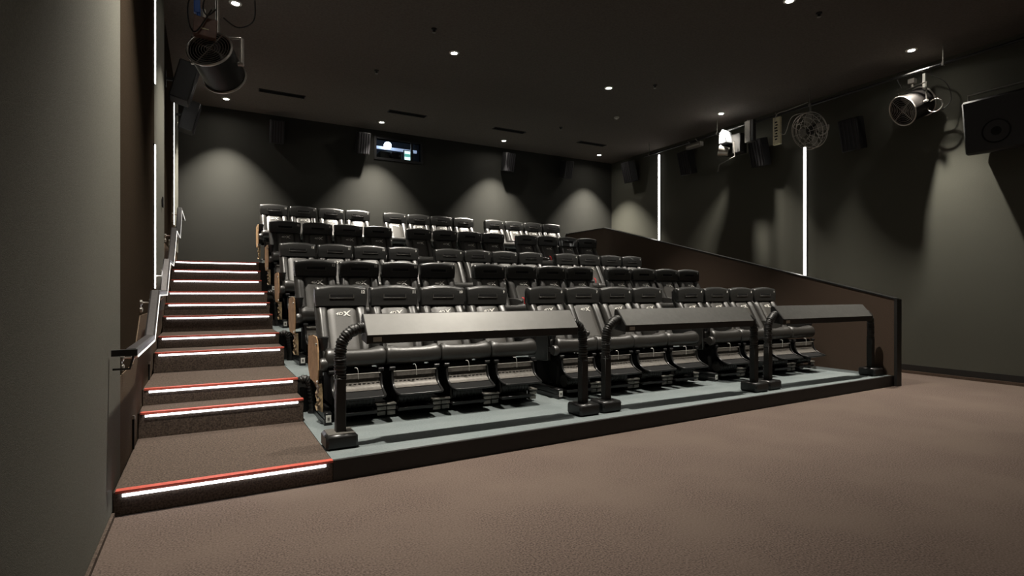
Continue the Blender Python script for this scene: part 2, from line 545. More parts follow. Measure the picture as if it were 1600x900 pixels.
def make_headrest():
    bm = bmesh.new()
    rings = []
    fr = [-1, -.99, -.97, -.85, -.7, -.5, -.25, 0, .25, .5, .7, .85, .97, .99, 1]
    for f in fr:
        a = abs(f)
        zt = 1.414 - .022*smoothstep(.30, .92, a) - .004*smoothstep(.9, 1, a)
        zb = 1.168
        sh = 1-.22*smoothstep(.975, 1, a)
        w = HW
        prof = [(-.020, zb), (-.034, zb+.006), (-.036, zb+.10), (-.034, zt-.040), (-.022, zt-.012), (.005, zt), (.055, zt-.004), (.085, zt-.02), (.10, zt-.06), (.10, zb+.06), (.08, zb)]
        cy, cz = .035, (zt+zb)/2
        fl = 1 + .0*a
        rings.append([((f*(w + .002 - .008*smoothstep(.0, 1, (1.25-z)/.08))*fl), cy+(y-cy)*sh - .004*smoothstep(.6, 1, a), cz+(z-cz)*(1-(1-sh)*.3)) for y, z in prof])
    loft(bm, rings)
    return bm

def bolster_shape(fx, fz):
    return (.036*math.sin(math.pi*min(max(.04+.80*fx, 0), 1))**.9 - .045*smoothstep(.6, 1, fx)) * (1-.55*smoothstep(.82, 1, fz))

ME = {}
ME['seat_cushion'] = mesh_of('seat_cushion', make_cushion(), LEATHER, angle=60)
ME['backrest'] = mesh_of('backrest', make_panel(-.156, .156, .585, 1.20, .0, .006, .05, nx=8), PANELCLOTH, angle=60)
ME['bolster_r'] = mesh_of('bolster', make_panel(.157, .292, .60, 1.205, .0, 0, .05, nx=8, shape=lambda fx, fz: bolster_shape(fx, fz)), LEATHER, angle=60)
ME['bolster_l'] = mesh_of('bolster', make_panel(-.292, -.157, .60, 1.205, .0, 0, .05, nx=8, shape=lambda fx, fz: bolster_shape(1-fx, fz)), LEATHER, angle=60)
ME['headrest'] = mesh_of('headrest', make_headrest(), HEADPLASTIC, angle=60)
bm = bmesh.new()
rings = []
for f in (-1, -.94, -.8, 0, .8, .94, 1):
    r = 1 if abs(f) < .95 else .6
    ring = []
    for z in (.46, .60, .80, 1.0, 1.2, 1.34):
        ring.append((f*.282, min(yfront(max(z, .59)), .0)+.055, z))
    for z in (1.34, 1.2, 1.0, .8, .6, .46):
        ring.append((f*.282, min(yfront(max(z, .59)), .0)+.055+.075*r, z))
    rings.append(ring)
loft(bm, rings)
ME['back_shell'] = mesh_of('back_shell', bm, SHELL, angle=50)
# slot and lip of the headrest
bm = bmesh.new(); box(bm, -.130, .130, -.0385, -.030, 1.266, 1.304, bev=.003)
ME['headrest_slot'] = mesh_of('headrest_slot', bm, BLACKMATT)
bm = bmesh.new(); box(bm, -.138, .138, -.046, -.031, 1.255, 1.265, bev=.002)
box(bm, -.138, -.128, -.042, -.031, 1.262, 1.304); box(bm, .128, .138, -.042, -.031, 1.262, 1.304)
ME['slot_lip'] = mesh_of('slot_lip', bm, PANELCLOTH)
# footrest
path = [(-.25, -.757, .515), (-.25, -.764, .45), (-.25, -.788, .375), (-.25, -.835, .325), (-.248, -.915, .292), (-.235, -.975, .280), (-.205, -1.0, .277), (-.1, -1.005, .276), (0, -1.006, .276)]
full = path + [(-x, y, z) for x, y, z in path[-2::-1]]
bm = bmesh.new(); tube(bm, smooth_path(full, 3), .0135, 8)
ME['footrest_frame'] = mesh_of('footrest_frame', bm, METALBLACK, angle=80)
bm = bmesh.new(); tube(bm, [(-.238, -.772, .487), (.238, -.772, .487)], .0075, 6)
ME['cross_bar'] = mesh_of('cross_bar', bm, GREYMETAL)
bm = bmesh.new()
pf = [(-.752, .483), (-.755, .44), (-.765, .40), (-.785, .362), (-.815, .338), (-.845, .325)]
rings = []
loft(bm, [[(-.236, y, z), (.236, y, z), (.236, y+.004, z-.010), (-.236, y+.004, z-.010)] for y, z in ((-.847, .318), (-.90, .292), (-.985, .272))])
MEFP = mesh_of('lower_plate', bm, BLACKMATT)
bm = bmesh.new()
rings = []
for y, z in pf:
    rings.append([(-.236, y, z), (.236, y, z), (.236, y+.010, z-.006), (-.236, y+.010, z-.006)])
loft(bm, rings)
ME['footrest_panel'] = mesh_of('footrest_panel', bm, FOOTPLATE)
bm = bmesh.new()
for k in range(10):
    x = -.225 + k*.047
    box(bm, x, x+.028, -.7795, -.770, .386, .3885)
ME['panel_seam'] = mesh_of('panel_seam', bm, BLACKMATT, smooth=False)
bm = bmesh.new(); cyl(bm, (-.028, -.757, .52), (.028, -.757, .52), .021, 12)
ME['pivot_knob'] = mesh_of('pivot_knob', bm, METALBLACK)
bm = bmesh.new()
tube(bm, smooth_path([(-.028, -.782, .553), (-.012, -.80, .556), (.0, -.805, .53), (.006, -.80, .48), (.010, -.795, .435)], 4), .0035, 5)
ME['cable_tie'] = mesh_of('cable_tie', bm, WHITETIE)
# under the seat
bm = bmesh.new()
box(bm, -.215, .215, -.62, -.10, .13, .50, bev=.02)
box(bm, -.24, .24, -.72, -.60, .46, .53, bev=.01)
ME['seat_support'] = mesh_of('seat_support', bm, BLACKMATT)
bm = bmesh.new()
pr = [(0, 0)]
for k in range(19):
    pr.append((.072 if k % 2 else .080, .005+k*.02))
pr.append((0, .37))
lathe(bm, pr, (1, 0, 0), (-.185, -.70, .205), 14)
ME['actuator'] = mesh_of('actuator', bm, RUBBER)
bm = bmesh.new(); box(bm, -.20, .20, -.815, -.785, .07, .105, bev=.004)
box(bm, -.20, .20, -.79, -.60, .08, .095)
ME['kick_bar'] = mesh_of('kick_bar', bm, METALBLACK)
bm = bmesh.new()
box(bm, -.055, .055, -.76, -.62, .135, .155, bev=.003)
box(bm, -.05, .05, -.755, -.70, .085, .125, bev=.003)
box(bm, -.045, .045, -.75, -.62, .03, .075, bev=.003)
ME['mount_bracket'] = mesh_of('mount_bracket', bm, GREYMETAL)
# arm rests
bm = bmesh.new()
extrude_x(bm, [(-.56, .745), (-.585, .785), (-.565, .815), (-.40, .835), (-.16, .84), (-.13, .82), (-.13, .60), (-.50, .60)], -.021, .021, bev=.006)
ME['armrest'] = mesh_of('armrest', bm, LEATHER)
bm = bmesh.new()
extrude_x(bm, [(-.60, .74), (-.62, .79), (-.60, .825), (-.40, .845), (-.16, .85), (-.12, .82), (-.12, .42), (-.60, .46)], -.026, .026, bev=.008)
ME['end_armrest'] = mesh_of('end_armrest', bm, LEATHER)
bm = bmesh.new()
extrude_x(bm, [(-.60, .74), (-.62, .79), (-.60, .825), (-.40, .845), (-.16, .85), (-.12, .82), (-.12, .66), (-.40, .70)], -.024, .024, bev=.008)
ME['end_armrest_slim'] = mesh_of('end_armrest_slim', bm, SHELL)
bm = bmesh.new()
lathe(bm, [(0, .735), (.040, .735), (.050, .85), (.057, .858), (.057, .870), (.047, .871), (.042, .80), (.036, .77), (0, .77)], (0, 0, 1), (0, -.655, 0), 20)
ME['cup_holder'] = mesh_of('cup_holder', bm, SHELL)
bm = bmesh.new()
lathe(bm, [(0, -.035), (.058, -.035), (.068, -.014), (.068, .014), (.058, .033), (0, .035)], (1, 0, 0), (0, -.725, .60), 20)
box(bm, -.02, .02, -.735, -.55, .57, .63, bev=.008)
ME['pivot_cap'] = mesh_of('pivot_cap', bm, LEATHER)
bm = bmesh.new()
extrude_x(bm, [(-.70, .40), (-.735, .55), (-.715, .72), (-.67, .845), (-.62, .872), (-.40, .875), (-.14, .855), (-.105, .72), (-.12, .50), (-.25, .40)], -.006, .006)
ME['side_panel'] = mesh_of('side_panel', bm, TAN, smooth=False)
bm = bmesh.new()
rr = random.Random(3)
rings = []
for k in range(9):
    f = k/8
    z = .405 - .275*f
    y0_, y1_ = -.715-.04*f, -.50-.10*f+.03*math.sin(k*2.1)
    ring = []
    for j in range(7):
        y = y0_ + (y1_-y0_)*j/6
        ring.append((-.012+.020*rr.uniform(-1, 1), y, z))
    for j in range(6, -1, -1):
        y = y0_ + (y1_-y0_)*j/6
        ring.append((.022, y, z))
    rings.append(ring)
loft(bm, rings)
ME['side_drape'] = mesh_of('side_drape', bm, DRAPE, smooth=False)
bm = bmesh.new()
for y, z in ((-.715, .43), (-.66, .80)):
    lathe(bm, [(0, 0), (.014, 0), (.014, .012), (0, .014)], (-1, 0, 0), (-.006, y, z), 10)
ME['panel_bolt'] = mesh_of('panel_bolt', bm, BRIGHTMETAL)
bm = bmesh.new()
tube(bm, smooth_path([(-.012, -.60, .855), (.0, -.625, .845), (.008, -.64, .80), (.006, -.645, .755)], 3), .011, 6, flat=(1.6, .5))
ME['red_strap'] = mesh_of('red_strap', bm, REDTAG)

# lettering on the seats: digits and the three-character mark
NUM = {n: text_mesh(str(n), .049, WHITE) for n in range(1, 13)}
a_ = text_mesh('4D', .046, WHITE, shear=.30, bold=.0007)
bm = bmesh.new()
bm.from_mesh(a_)
bmesh.ops.scale(bm, vec=(1.25, 1.05, 1), verts=bm.verts)
bmesh.ops.translate(bm, vec=(-.034, -.006, 0), verts=bm.verts)
def stroke(bm, pts, t=.001):
    lo = [bm.verts.new((x, y, -t)) for x, y in pts]; hi = [bm.verts.new((x, y, t)) for x, y in pts]
    fs = [bm.faces.new(lo[::-1]), bm.faces.new(hi)]
    n = len(pts)
    for i in range(n):
        fs.append(bm.faces.new((lo[i], lo[(i+1) % n], hi[(i+1) % n], hi[i])))
    bmesh.ops.recalc_face_normals(bm, faces=fs)
stroke(bm, [(.010, .020), (.030, .022), (.052, -.010), (.080, -.036), (.056, -.032), (.034, -.008)])
stroke(bm, [(.086, .036), (.060, .024), (.040, .004), (.004, -.030), (.024, -.028), (.048, -.004)])
bmesh.ops.scale(bm, vec=(1.14, 1.1, 1), verts=bm.verts)
me = bpy.data.meshes.new('emblem'); bm.to_mesh(me); bm.free(); me.materials.append(WHITE)
ME['emblem'] = me

PITCH, GAP = .62, .3013
ROWX = [1.055, 1.071, 1.064, 1.062, 1.023]
ROWY = [6.482, 8.278, 10.024, 11.757, 13.428]

def build_seat(num):
    """first seat of all, with its parts; the others are copied from it"""
    t = thing('cinema_seat', (0, 0, 0), 'seat', 'cinema seat')
    link('seat_cushion', ME['seat_cushion'], t)
    b = link('backrest', ME['backrest'], t); b['label'] = 'charcoal grey middle panel'
    zc = 1.088
    lean = math.atan2(.335, .59)
    link('emblem', ME['emblem'], b, loc=(0, yfront(zc)-.0125, zc), rot=(R(90)-lean, 0, 0))['label'] = 'white three-character mark'
    link('side_bolster', ME['bolster_l'], t)
    link('side_bolster', ME['bolster_r'], t)
    h = link('headrest', ME['headrest'], t)
    s = link('headrest_slot', ME['headrest_slot'], h)
    link('slot_lip', ME['slot_lip'], h)
    link('seat_number', NUM[num], h, loc=(.238, -.0385, 1.330), rot=(R(90), 0, 0))['label'] = 'white seat number'
    link('back_shell', ME['back_shell'], t)
    f = link('footrest_frame', ME['footrest_frame'], t)
    for sx in (-1, 1):
        link('pivot_knob', ME['pivot_knob'], f, loc=(sx*.25, 0, 0))
    link('cross_bar', ME['cross_bar'], f)
    p = link('footrest_panel', ME['footrest_panel'], t); p['label'] = 'greyish curved footrest plate'
    link('panel_seam', ME['panel_seam'], p)
    link('lower_plate', MEFP, p)['label'] = 'matt black lower plate'
    link('cable_tie', ME['cable_tie'], t)['label'] = 'loose white tie'
    link('seat_support', ME['seat_support'], t)
    link('actuator', ME['actuator'], t)['label'] = 'ribbed black roller under the seat'
    link('kick_bar', ME['kick_bar'], t)
    link('armrest', ME['armrest'], t, loc=(.31, 0, 0))
    return t

proto = build_seat(12)
for r in range(5):
    for j in range(12):
        num = 12-j
        t = copy_tree(proto)
        g, q = divmod(j, 4)
        x = ROWX[r] + HW + j*PITCH + g*GAP
        t.location = (x, ROWY[r], TIER_Z[r])
        for ch in list(t.children):
            if ch.name.split('.')[0] == 'headrest':
                for c2 in ch.children:
                    if c2.name.split('.')[0] == 'seat_number':
                        c2.data = NUM[num]
            if ch.name.split('.')[0] == 'armrest' and q == 3:
                ch.data = ME['end_armrest_slim']; ch.location.x = .333
        if q == 0:
            link('armrest', ME['end_armrest'], t, loc=(-.333, 0, 0))
            link('cup_holder', ME['cup_holder'], t, loc=(-.315, 0, 0))
            link('pivot_cap', ME['pivot_cap'], t, loc=(-.325, 0, 0))
            if g == 0:
                sp = link('side_panel', ME['side_panel'], t, loc=(-.372, 0, 0)); sp['label'] = 'tan board on the aisle side'
                link('panel_bolt', ME['panel_bolt'], sp)
                link('side_drape', ME['side_drape'], t, loc=(-.355, 0, 0))['label'] = 'crumpled tan cover'
        if q == 3:
            link('cup_holder', ME['cup_holder'], t, loc=(.32, 0, 0))
        if q == 0 and g > 0 and r > 0:
            link('red_strap', ME['red_strap'], t, loc=(.31, 0, 0))['label'] = 'red strap on the armrest'
        row = ORD[r]
        cnt = ['first', 'second', 'third', 'fourth', 'fifth', 'sixth', 'seventh', 'eighth', 'ninth', 'tenth', 'eleventh', 'last'][j]
        nm = '%s black seat from the stairs in the %s row, numbered %d' % (cnt, row, num)
        if j == 0:
            nm += ', with tan side board'
        t['label'] = nm
        t['group'] = 'cinema seats of the %s row' % row

for ob in [c for ch in proto.children for c in [ch] + list(ch.children)] + [proto]:
    bpy.data.objects.remove(ob)

# motion bases, one under every four seats
def base_frame(w):
    bm = bmesh.new()
    box(bm, .05, w-.02, -.58, -.06, .0, .10, bev=.008)
    return bm
GW = 3*PITCH + 2*HW
bmf = mesh_of('base_frame', base_frame(GW+.02), BLACKMATT)
bm = bmesh.new(); box(bm, -.03, .045, -.80, -.055, .0, .055, bev=.004); box(bm, -.022, .038, -.79, -.06, .055, .09, bev=.004); box(bm, -.03, .045, -.80, -.055, .09, .125, bev=.004)
bme = mesh_of('end_beam', bm, METALBLACK)
bm = bmesh.new(); box(bm, -.014, .036, -.804, -.799, .03, .10)
bml = mesh_of('paper_label', bm, WHITE, smooth=False)
bm = bmesh.new(); box(bm, .0, .022, -.8055, -.8035, .05, .08)
bmp = mesh_of('label_print', bm, GREYMETAL, smooth=False)
for r in range(5):
    for g in range(3):
        t = thing('motion_base', (ROWX[r]+g*(4*PITCH+GAP)-.01, ROWY[r], TIER_Z[r]), 'black motion base under the four %s seats of the %s row' % (['stairs side', 'middle', 'parapet side'][g], ORD[r]), 'motion base', 'motion bases under the seats')
        link('base_frame', bmf, t)
        link('end_beam', bme, t)
        l = link('paper_label', bml, t); l['label'] = 'white square label'
        link('label_print', bmp, l)
        for q in range(4):
            x = .30 + q*PITCH
            for sx in (-1, 1):
                if (q == 0 and sx < 0):
                    continue
                link('mount_bracket', ME['mount_bracket'], t, loc=(x+sx*.258, 0, 0))['label'] = 'grey metal bracket'

# black cable ducts that bend over the tier fronts beside the stairs
for k in (1, 2, 3):
    z = TIER_Z[k]; zl = TIER_Z[k-1]; y = TIER_Y[k]
    t = thing('cable_duct', (.95, y, zl), 'black ribbed cable duct bending over the edge of the %s tier beside the stairs' % ['', 'second', 'middle', 'fourth'][k], 'cable duct', 'cable ducts beside the stairs')
    h = z-zl
    pts = smooth_path([(-.06, -.075, h-.03), (-.02, -.08, h-.01), (.03, -.085, h-.05), (.055, -.09, h-.14), (.065, -.09, h*.35), (.07, -.09, .0)], 8)
    bm = bmesh.new(); tube(bm, pts, [.046+.005*math.sin(i*2.2) for i in range(len(pts))], 10)
    obj('sleeve', bm, RUBBER, t, angle=80)
    bm = bmesh.new(); lathe(bm, [(.046, 0), (.058, 0), (.058, .02), (.046, .02)], (0, 0, 1), (.07, -.09, 0), 14, True)
    obj('collar', bm, METALBLACK, t)

# ------------------------------------------------------------------ safety rails
def make_rail(x0, x1, y, label, plate, block):
    w = x1-x0
    t = thing('safety_rail', (x0, y, TIER_Z[0]), label, 'safety rail', 'safety rails before the front row')
    H = 1.02
    for s, xx in ((1, 0.0), (-1, w)):
        o = obox('base_block', block, (xx-.14 if s > 0 else xx-.125, xx+.125 if s > 0 else xx+.14, -.13, .13, 0, .125), t, bev=.02)
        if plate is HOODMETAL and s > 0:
            obox('top_plate', GREYMETAL, (xx-.118, xx+.104, -.108, .108, .124, .130), o, label='pale grey top of the foot')  # paler plate on top of the stairs-side foot only
        obox('post', BLACKPAINT, (xx-.042, xx+.042, -.042, .042, .12, .62), t, bev=.006)
        pts = smooth_path([(xx, 0, .58), (xx, 0, .70), (xx, 0, .80), (xx+s*.02, 0, .90), (xx+s*.08, .0, .975), (xx+s*.17, .025, 1.01), (xx+s*.24, .045, 1.015)], 13)
        rad = [.050 + .0055*math.sin(i*2.1)+.003*math.sin(i*.7) for i in range(len(pts))]
        bm = bmesh.new(); tube(bm, pts, rad, 12)
        obj('bellows_cover', bm, RUBBER, t, angle=80, label='wrinkled black sleeve')
    # hood: sloping face, upright front lip, top ledge
    prof = [(-.095, .955), (.050, 1.125), (.085, 1.135), (.11, 1.11), (.11, .90), (-.085, .875)]
    bm = bmesh.new(); extrude_x(bm, prof, .205, w-.13, bev=.004)
    h = obj('hood', bm, BLACKPAINT, t, smooth=False)
    bm = bmesh.new()
    extrude_x(bm, [(-.099, .957), (-.101, .955), (-.097, .950), (.052, 1.128), (.048, 1.131)], .212, w-.138)
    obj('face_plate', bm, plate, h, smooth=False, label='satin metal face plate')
    obox('paper_label', PALEPLASTIC, (.26, .335, -.1005, -.094, .895, .935), h, label='small grey label')
    return t
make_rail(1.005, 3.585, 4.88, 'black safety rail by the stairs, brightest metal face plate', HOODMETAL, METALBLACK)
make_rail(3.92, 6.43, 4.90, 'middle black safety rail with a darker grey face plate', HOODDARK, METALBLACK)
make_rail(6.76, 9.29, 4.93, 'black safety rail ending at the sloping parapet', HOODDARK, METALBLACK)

# ------------------------------------------------------------------ downlights
DN = ['rear wall', 'third row', 'front row', 'open floor', 'screen end']
CN = ['by the stairs wall', 'second from the stairs wall', 'third from the stairs wall', 'by the far wall']
bm = bmesh.new()
lathe(bm, [(.052, -.012), (.082, -.010), (.086, .0), (.052, .0)], (0, 0, 1), (0, 0, 0), 24, True)
trim_me = mesh_of('trim_ring', bm, WHITE)
bm = bmesh.new()
lathe(bm, [(0, -.004), (.050, -.004), (.050, -.001), (0, -.001)], (0, 0, 1), (0, 0, 0), 20)
disc_me = mesh_of('lamp_disc', bm, LAMP)
for i, (x, y, wts) in enumerate(DOWN):
    t = thing('downlight', (x, y, CEIL), 'round recessed downlight over the %s, %s' % (DN[i//4], CN[i % 4]), 'downlight', 'ceiling downlights')
    link('trim_ring', trim_me, t)
    link('lamp_disc', disc_me, t)['label'] = 'glowing lamp'
    ld = bpy.data.lights.new('lamp', 'SPOT')
    ld.energy = wts; ld.color = SPOT_COLOUR; ld.spot_size = SPOT_ANGLE; ld.spot_blend = SPOT_BLEND; ld.shadow_soft_size = .045
    ld.use_nodes = True
    nt = ld.node_tree
    em = nt.nodes['Emission']
    tcn = nt.nodes.new('ShaderNodeTexCoord'); sx_ = nt.nodes.new('ShaderNodeSeparateXYZ')
    ab = nt.nodes.new('ShaderNodeMath'); ab.operation = 'ABSOLUTE'
    ac = nt.nodes.new('ShaderNodeMath'); ac.operation = 'ARCCOSINE'
    fc = nt.nodes.new('ShaderNodeFloatCurve')
    dv = nt.nodes.new('ShaderNodeMath'); dv.operation = 'DIVIDE'; dv.inputs[1].default_value = math.pi/2
    cu_ = fc.mapping.curves[0]
    cu_.points[0].location = (0, PROFILE[0][1]); cu_.points[1].location = (1, .0)
    for dg_, v_ in PROFILE[1:]:
        cu_.points.new(dg_/90, v_)
    for p_ in cu_.points:
        p_.handle_type = 'VECTOR'
    fc.mapping.update()
    nt.links.new(tcn.outputs['Normal'], sx_.inputs[0]); nt.links.new(sx_.outputs['Z'], ab.inputs[0])
    nt.links.new(ab.outputs[0], ac.inputs[0]); nt.links.new(ac.outputs[0], dv.inputs[0])
    nt.links.new(dv.outputs[0], fc.inputs['Value']); nt.links.new(fc.outputs[0], em.inputs['Strength'])
    lo = bpy.data.objects.new('lamp', ld)
    lo.parent = t; lo.location = (0, 0, -.02)
    COL.objects.link(lo)

# ------------------------------------------------------------------ ceiling fittings
for i, (x0, x1) in enumerate(((.91, 1.80), (3.58, 4.47), (6.25, 7.14), (8.85, 9.74))):
    t = thing('air_vent', ((x0+x1)/2, 12.24, CEIL), 'long slot air vent in the ceiling, ' + ['nearest the stairs wall', 'above the projection window side', 'third from the stairs wall', 'nearest the far wall'][i], 'air vent', 'slot air vents')
    h = (x1-x0)/2
    bm = bmesh.new()
    box(bm, -h, h, -.09, -.075, -.012, 0); box(bm, -h, h, .075, .09, -.012, 0)
    box(bm, -h, -h+.015, -.075, .075, -.012, 0); box(bm, h-.015, h, -.075, .075, -.012, 0)
    obj('frame', bm, SPEAKERM, t, smooth=False)
    for y in (-.038, .0, .038):
        obox('slat', BLACKMATT, (-h+.015, h-.015, y-.006, y+.006, -.010, 0), t)
for i, (x, y) in enumerate(((3.09, 8.09), (7.86, 4.89), (7.76, 8.17), (7.70, 11.40), (2.74, 10.12))):
    t = thing('sprinkler', (x, y, CEIL), 'small ceiling sprinkler head ' + ['near the front downlight over seat 9', 'near the ceiling downlight over the front row', 'near the downlight over the third row', 'over the back rows near a slot vent', 'over the fourth row near the stairs side'][i], 'sprinkler', 'sprinkler heads')
    bm = bmesh.new(); lathe(bm, [(0, 0), (.045, 0), (.04, -.015), (.02, -.02), (.014, -.055), (0, -.055)], (0, 0, 1), (0, 0, 0), 14)
    obj('body', bm, SPEAKERM, t)
    bm = bmesh.new(); lathe(bm, [(0, -.058), (.028, -.058), (.028, -.063), (0, -.063)], (0, 0, 1), (0, 0, 0), 14)
    obj('deflector', bm, GREYMETAL, t)
t = thing('smoke_detector', (8.39, 10.10, CEIL), 'pale smoke detector on the ceiling over the fourth row', 'smoke detector')
bm = bmesh.new(); lathe(bm, [(0, 0), (.06, 0), (.06, -.02), (.05, -.035), (0, -.035)], (0, 0, 1), (0, 0, 0), 18)
obj('base', bm, PALEPLASTIC, t)
bm = bmesh.new(); lathe(bm, [(0, -.034), (.03, -.036), (.022, -.05), (0, -.052)], (0, 0, 1), (0, 0, 0), 14)
obj('sensor_dome', bm, WHITE, t)

# ------------------------------------------------------------------ speakers
def speaker(loc, rz, label, w=.30, h=.52, d=.26, tilt=R(14)):
    t = thing('wall_speaker', loc, label, 'speaker', 'wall speakers', rz)
    bm = bmesh.new()
    box(bm, -w/2, w/2, -d, 0, -h/2, h/2, bev=.015)
    b = obj('cabinet', bm, SPEAKERM, t, loc=(0, -.12, 0), rot=(tilt, 0, 0))
    for k in range(5):
        x = -w/2+.035 + k*(w-.07)/4
        obox('grille_bar', GRILLE, (x-.011, x+.011, -d-.012, -d, -h/2+.03, h/2-.03), b)
    bm = bmesh.new()
    box(bm, -.05, .05, -.012, 0, -.12, .12); box(bm, -.02, .02, -.16, -.01, -.02, .02)
    obj('wall_bracket', bm, BLACKPAINT, t, smooth=False)
for i, x in enumerate((1.385, 3.345, 7.41, 9.39)):
    speaker((x, YB-.005, 5.18), 0, 'tall dark speaker on the rear wall, ' + ['nearest the stairs', 'just beside the projection window', 'between the projection window and far wall', 'nearest the far corner'][i])
for i, (y, z) in enumerate(((12.7, 5.12), (10.45, 4.93), (8.28, 4.71), (6.2, 4.61))):
    speaker((XR-.005, y, z), R(-90), 'dark speaker on the far wall, ' + ['nearest the rear corner', 'between the rear light line and small floodlight', 'beside the cream tag plate', 'between the caged fan and drum fan'][i], w=.36, h=.62)
for i, (y, z) in enumerate(((9.9, 4.75), (12.7, 5.0))):
    speaker((XL+.005, y, z), R(90), 'dark speaker on the stairs wall, ' + ['behind the drum fan', 'near the rear corner'][i], w=.36, h=.6)
# large loudspeaker high at the screen end of the far wall
t = thing('loudspeaker', (XR-.10, 3.80, 4.20), 'large dark loudspeaker hung high on the far wall beyond the drum fan', 'speaker', rz=R(-90))
bm = bmesh.new(); box(bm, -.42, .42, -.62, -.02, -.42, .42, bev=.03)
c_ = obj('cabinet', bm, SPEAKERM, t, rot=(R(10), 0, 0))
bm = bmesh.new(); lathe(bm, [(.0, .02), (.05, .0), (.15, -.012), (.165, -.0), (.18, .01)], (0, -1, 0), (0, -.622, -.12), 22)
obj('woofer', bm, BLACKMATT, c_)
bm = bmesh.new(); tube(bm, [(-.44, -.30, -.1), (-.47, -.30, .50), (.47, -.30, .50), (.44, -.30, -.1)], .02, 6)
obj('yoke', bm, GREYMETAL, t)

# ------------------------------------------------------------------ truss pipes
for nm, x, y0_, y1_, z, lab in (('far', 10.62, 2.0, 11.6, 5.26, 'thin lighting pipe under the ceiling along the far wall'), ('near', .02, 4.0, 7.6, 5.40, 'short lighting pipe under the ceiling above the stairs')):
    t = thing('lighting_pipe', (x, (y0_+y1_)/2, z), lab, 'pipe', 'lighting pipes')
    h = (y1_-y0_)/2
    bm = bmesh.new(); cyl(bm, (0, -h, 0), (0, h, 0), .024, 10)
    obj('tube', bm, METALBLACK, t)
    n = int(h)
    for k in range(n+1):
        y = -h+.2 + k*(2*h-.4)/max(n, 1)
        bm = bmesh.new(); cyl(bm, (0, y, .02), (0, y, CEIL-z), .008, 6); box(bm, -.03, .03, y-.015, y+.015, -.03, .03)
        obj('hanger', bm, GREYMETAL, t)

# ------------------------------------------------------------------ fans
def drum_fan(name, loc, axis, rad, length, label, hang, boxed=True, side=1):
    t = thing(name, loc, label, 'fan', 'wind fans')
    a = Vector(axis).normalized()
    u = a.cross(Vector((0, 0, 1))).normalized()
    v = u.cross(a)
    bm = bmesh.new()
    lathe(bm, [(rad, -length/2), (rad*.97, length/2), (rad*.95, length/2), (rad*.975, -length/2)], a, (0, 0, 0), 32, True)
    d = obj('drum', bm, FANDRUM, t, angle=50)
    for nm, h in (('rear_rim', -length/2), ('front_rim', length/2)):
        bm = bmesh.new()
        pts = [a*h + u*(rad*1.01*math.cos(th)) + v*(rad*1.01*math.sin(th)) for th in [2*math.pi*k/36 for k in range(36)]]
        tube(bm, pts, .014, 6, closed=True)
        obj(nm, bm, STEEL, t)
    for face, h in (('rear_grille', -length/2-.004), ('front_grille', length/2+.004)):
        bm = bmesh.new()
        for k in range(1, 8):
            rr_ = rad*k/8
            pts = [a*h + u*(rr_*math.cos(th)) + v*(rr_*math.sin(th)) for th in [2*math.pi*i/28 for i in range(28)]]
            tube(bm, pts, .0036, 4, closed=True)
        for k in range(2):
            th = R(62) + k*math.pi/2
            dd = u*math.cos(th) + v*math.sin(th)
            tube(bm, [a*h - dd*rad, a*h + dd*rad], .005, 5)
        obj(face, bm, STEEL, t)
    bm = bmesh.new(); cyl(bm, a*(-length*.30), a*(length*.1), rad*.26, 16)
    m_ = obj('motor', bm, FANDRUM, t)
    for k in range(5):
        th = 2*math.pi*k/5
        d1 = u*math.cos(th)+v*math.sin(th); d2 = -u*math.sin(th)+v*math.cos(th)
        bm = bmesh.new()
        rings = []
        for f in (.24, .5, .75, .92):
            c = d1*(rad*f)
            w = rad*(.14+.14*f)
            tw = .6
            rings.append([c - d2*w + a*(w*tw*.6), c + d2*w - a*(w*tw*.6), c + d2*w - a*(w*tw*.6-.006), c - d2*w + a*(w*tw*.6+.006)])
        loft(bm, rings)
        obj('blade', bm, GREYMETAL, m_)
    # yoke
    bm = bmesh.new()
    top = Vector((0, 0, rad*1.28))
    for s in (-1, 1):
        p = u*(s*rad*1.16)
        tube(bm, [p, p + top], .016, 6, flat=(1.4, .5))
    tube(bm, [u*(-rad*1.16)+top, u*(rad*1.16)+top], .016, 6, flat=(1.4, .5))
    for s in (-1, 1):
        cyl(bm, u*(s*rad*.98), u*(s*rad*1.24), .022, 10)
    obj('yoke', bm, STEEL, t)
    bm = bmesh.new(); cyl(bm, top, top + Vector((0, 0, hang-rad*1.28)), .022, 10)
    box(bm, -.05, .05, -.05, .05, hang-.06, hang+.02)
    obj('drop_tube', bm, STEEL, t)
    return t, a, u, v

fl, a, u, v = drum_fan('drum_fan', (.10, 6.98, 4.05), (.375, .85, -.366), .225, .42, 'steel drum fan with round wire grille hung beside the stairs wall', 1.34)
c0 = -a*.25 + v*.13 - u*.05
bm = bmesh.new()
M = Matrix.Translation(c0 + Vector((0, -.04, .07))) @ Matrix.Rotation(R(4), 4, 'Y')
box(bm, -.11, .11, -.05, .05, -.10, .10, bev=.006)
bmesh.ops.transform(bm, matrix=M, verts=bm.verts)
cb = obj('control_box', bm, BROWNBOX, fl, label='brown control box')
bm = bmesh.new(); box(bm, -.035, .035, -.054, -.05, -.03, -.02); bmesh.ops.transform(bm, matrix=M, verts=bm.verts)
obj('box_plate', bm, CREAMTAG, cb)
for k, xx in enumerate((-.07, -.02)):
    bm = bmesh.new(); q = M @ Vector((xx, 0, .10)); cyl(bm, q, q+Vector((0, 0, .10)), .020, 10)
    obj('connector', bm, BLUE if k == 0 else WHITE, cb, label=('blue plug' if k == 0 else 'white plug'))
bm = bmesh.new(); q = M @ Vector((-.09, 0, .19)); box(bm, q.x-.03, q.x+.03, q.y-.03, q.y+.03, q.z-.05, q.z+.10, bev=.006)
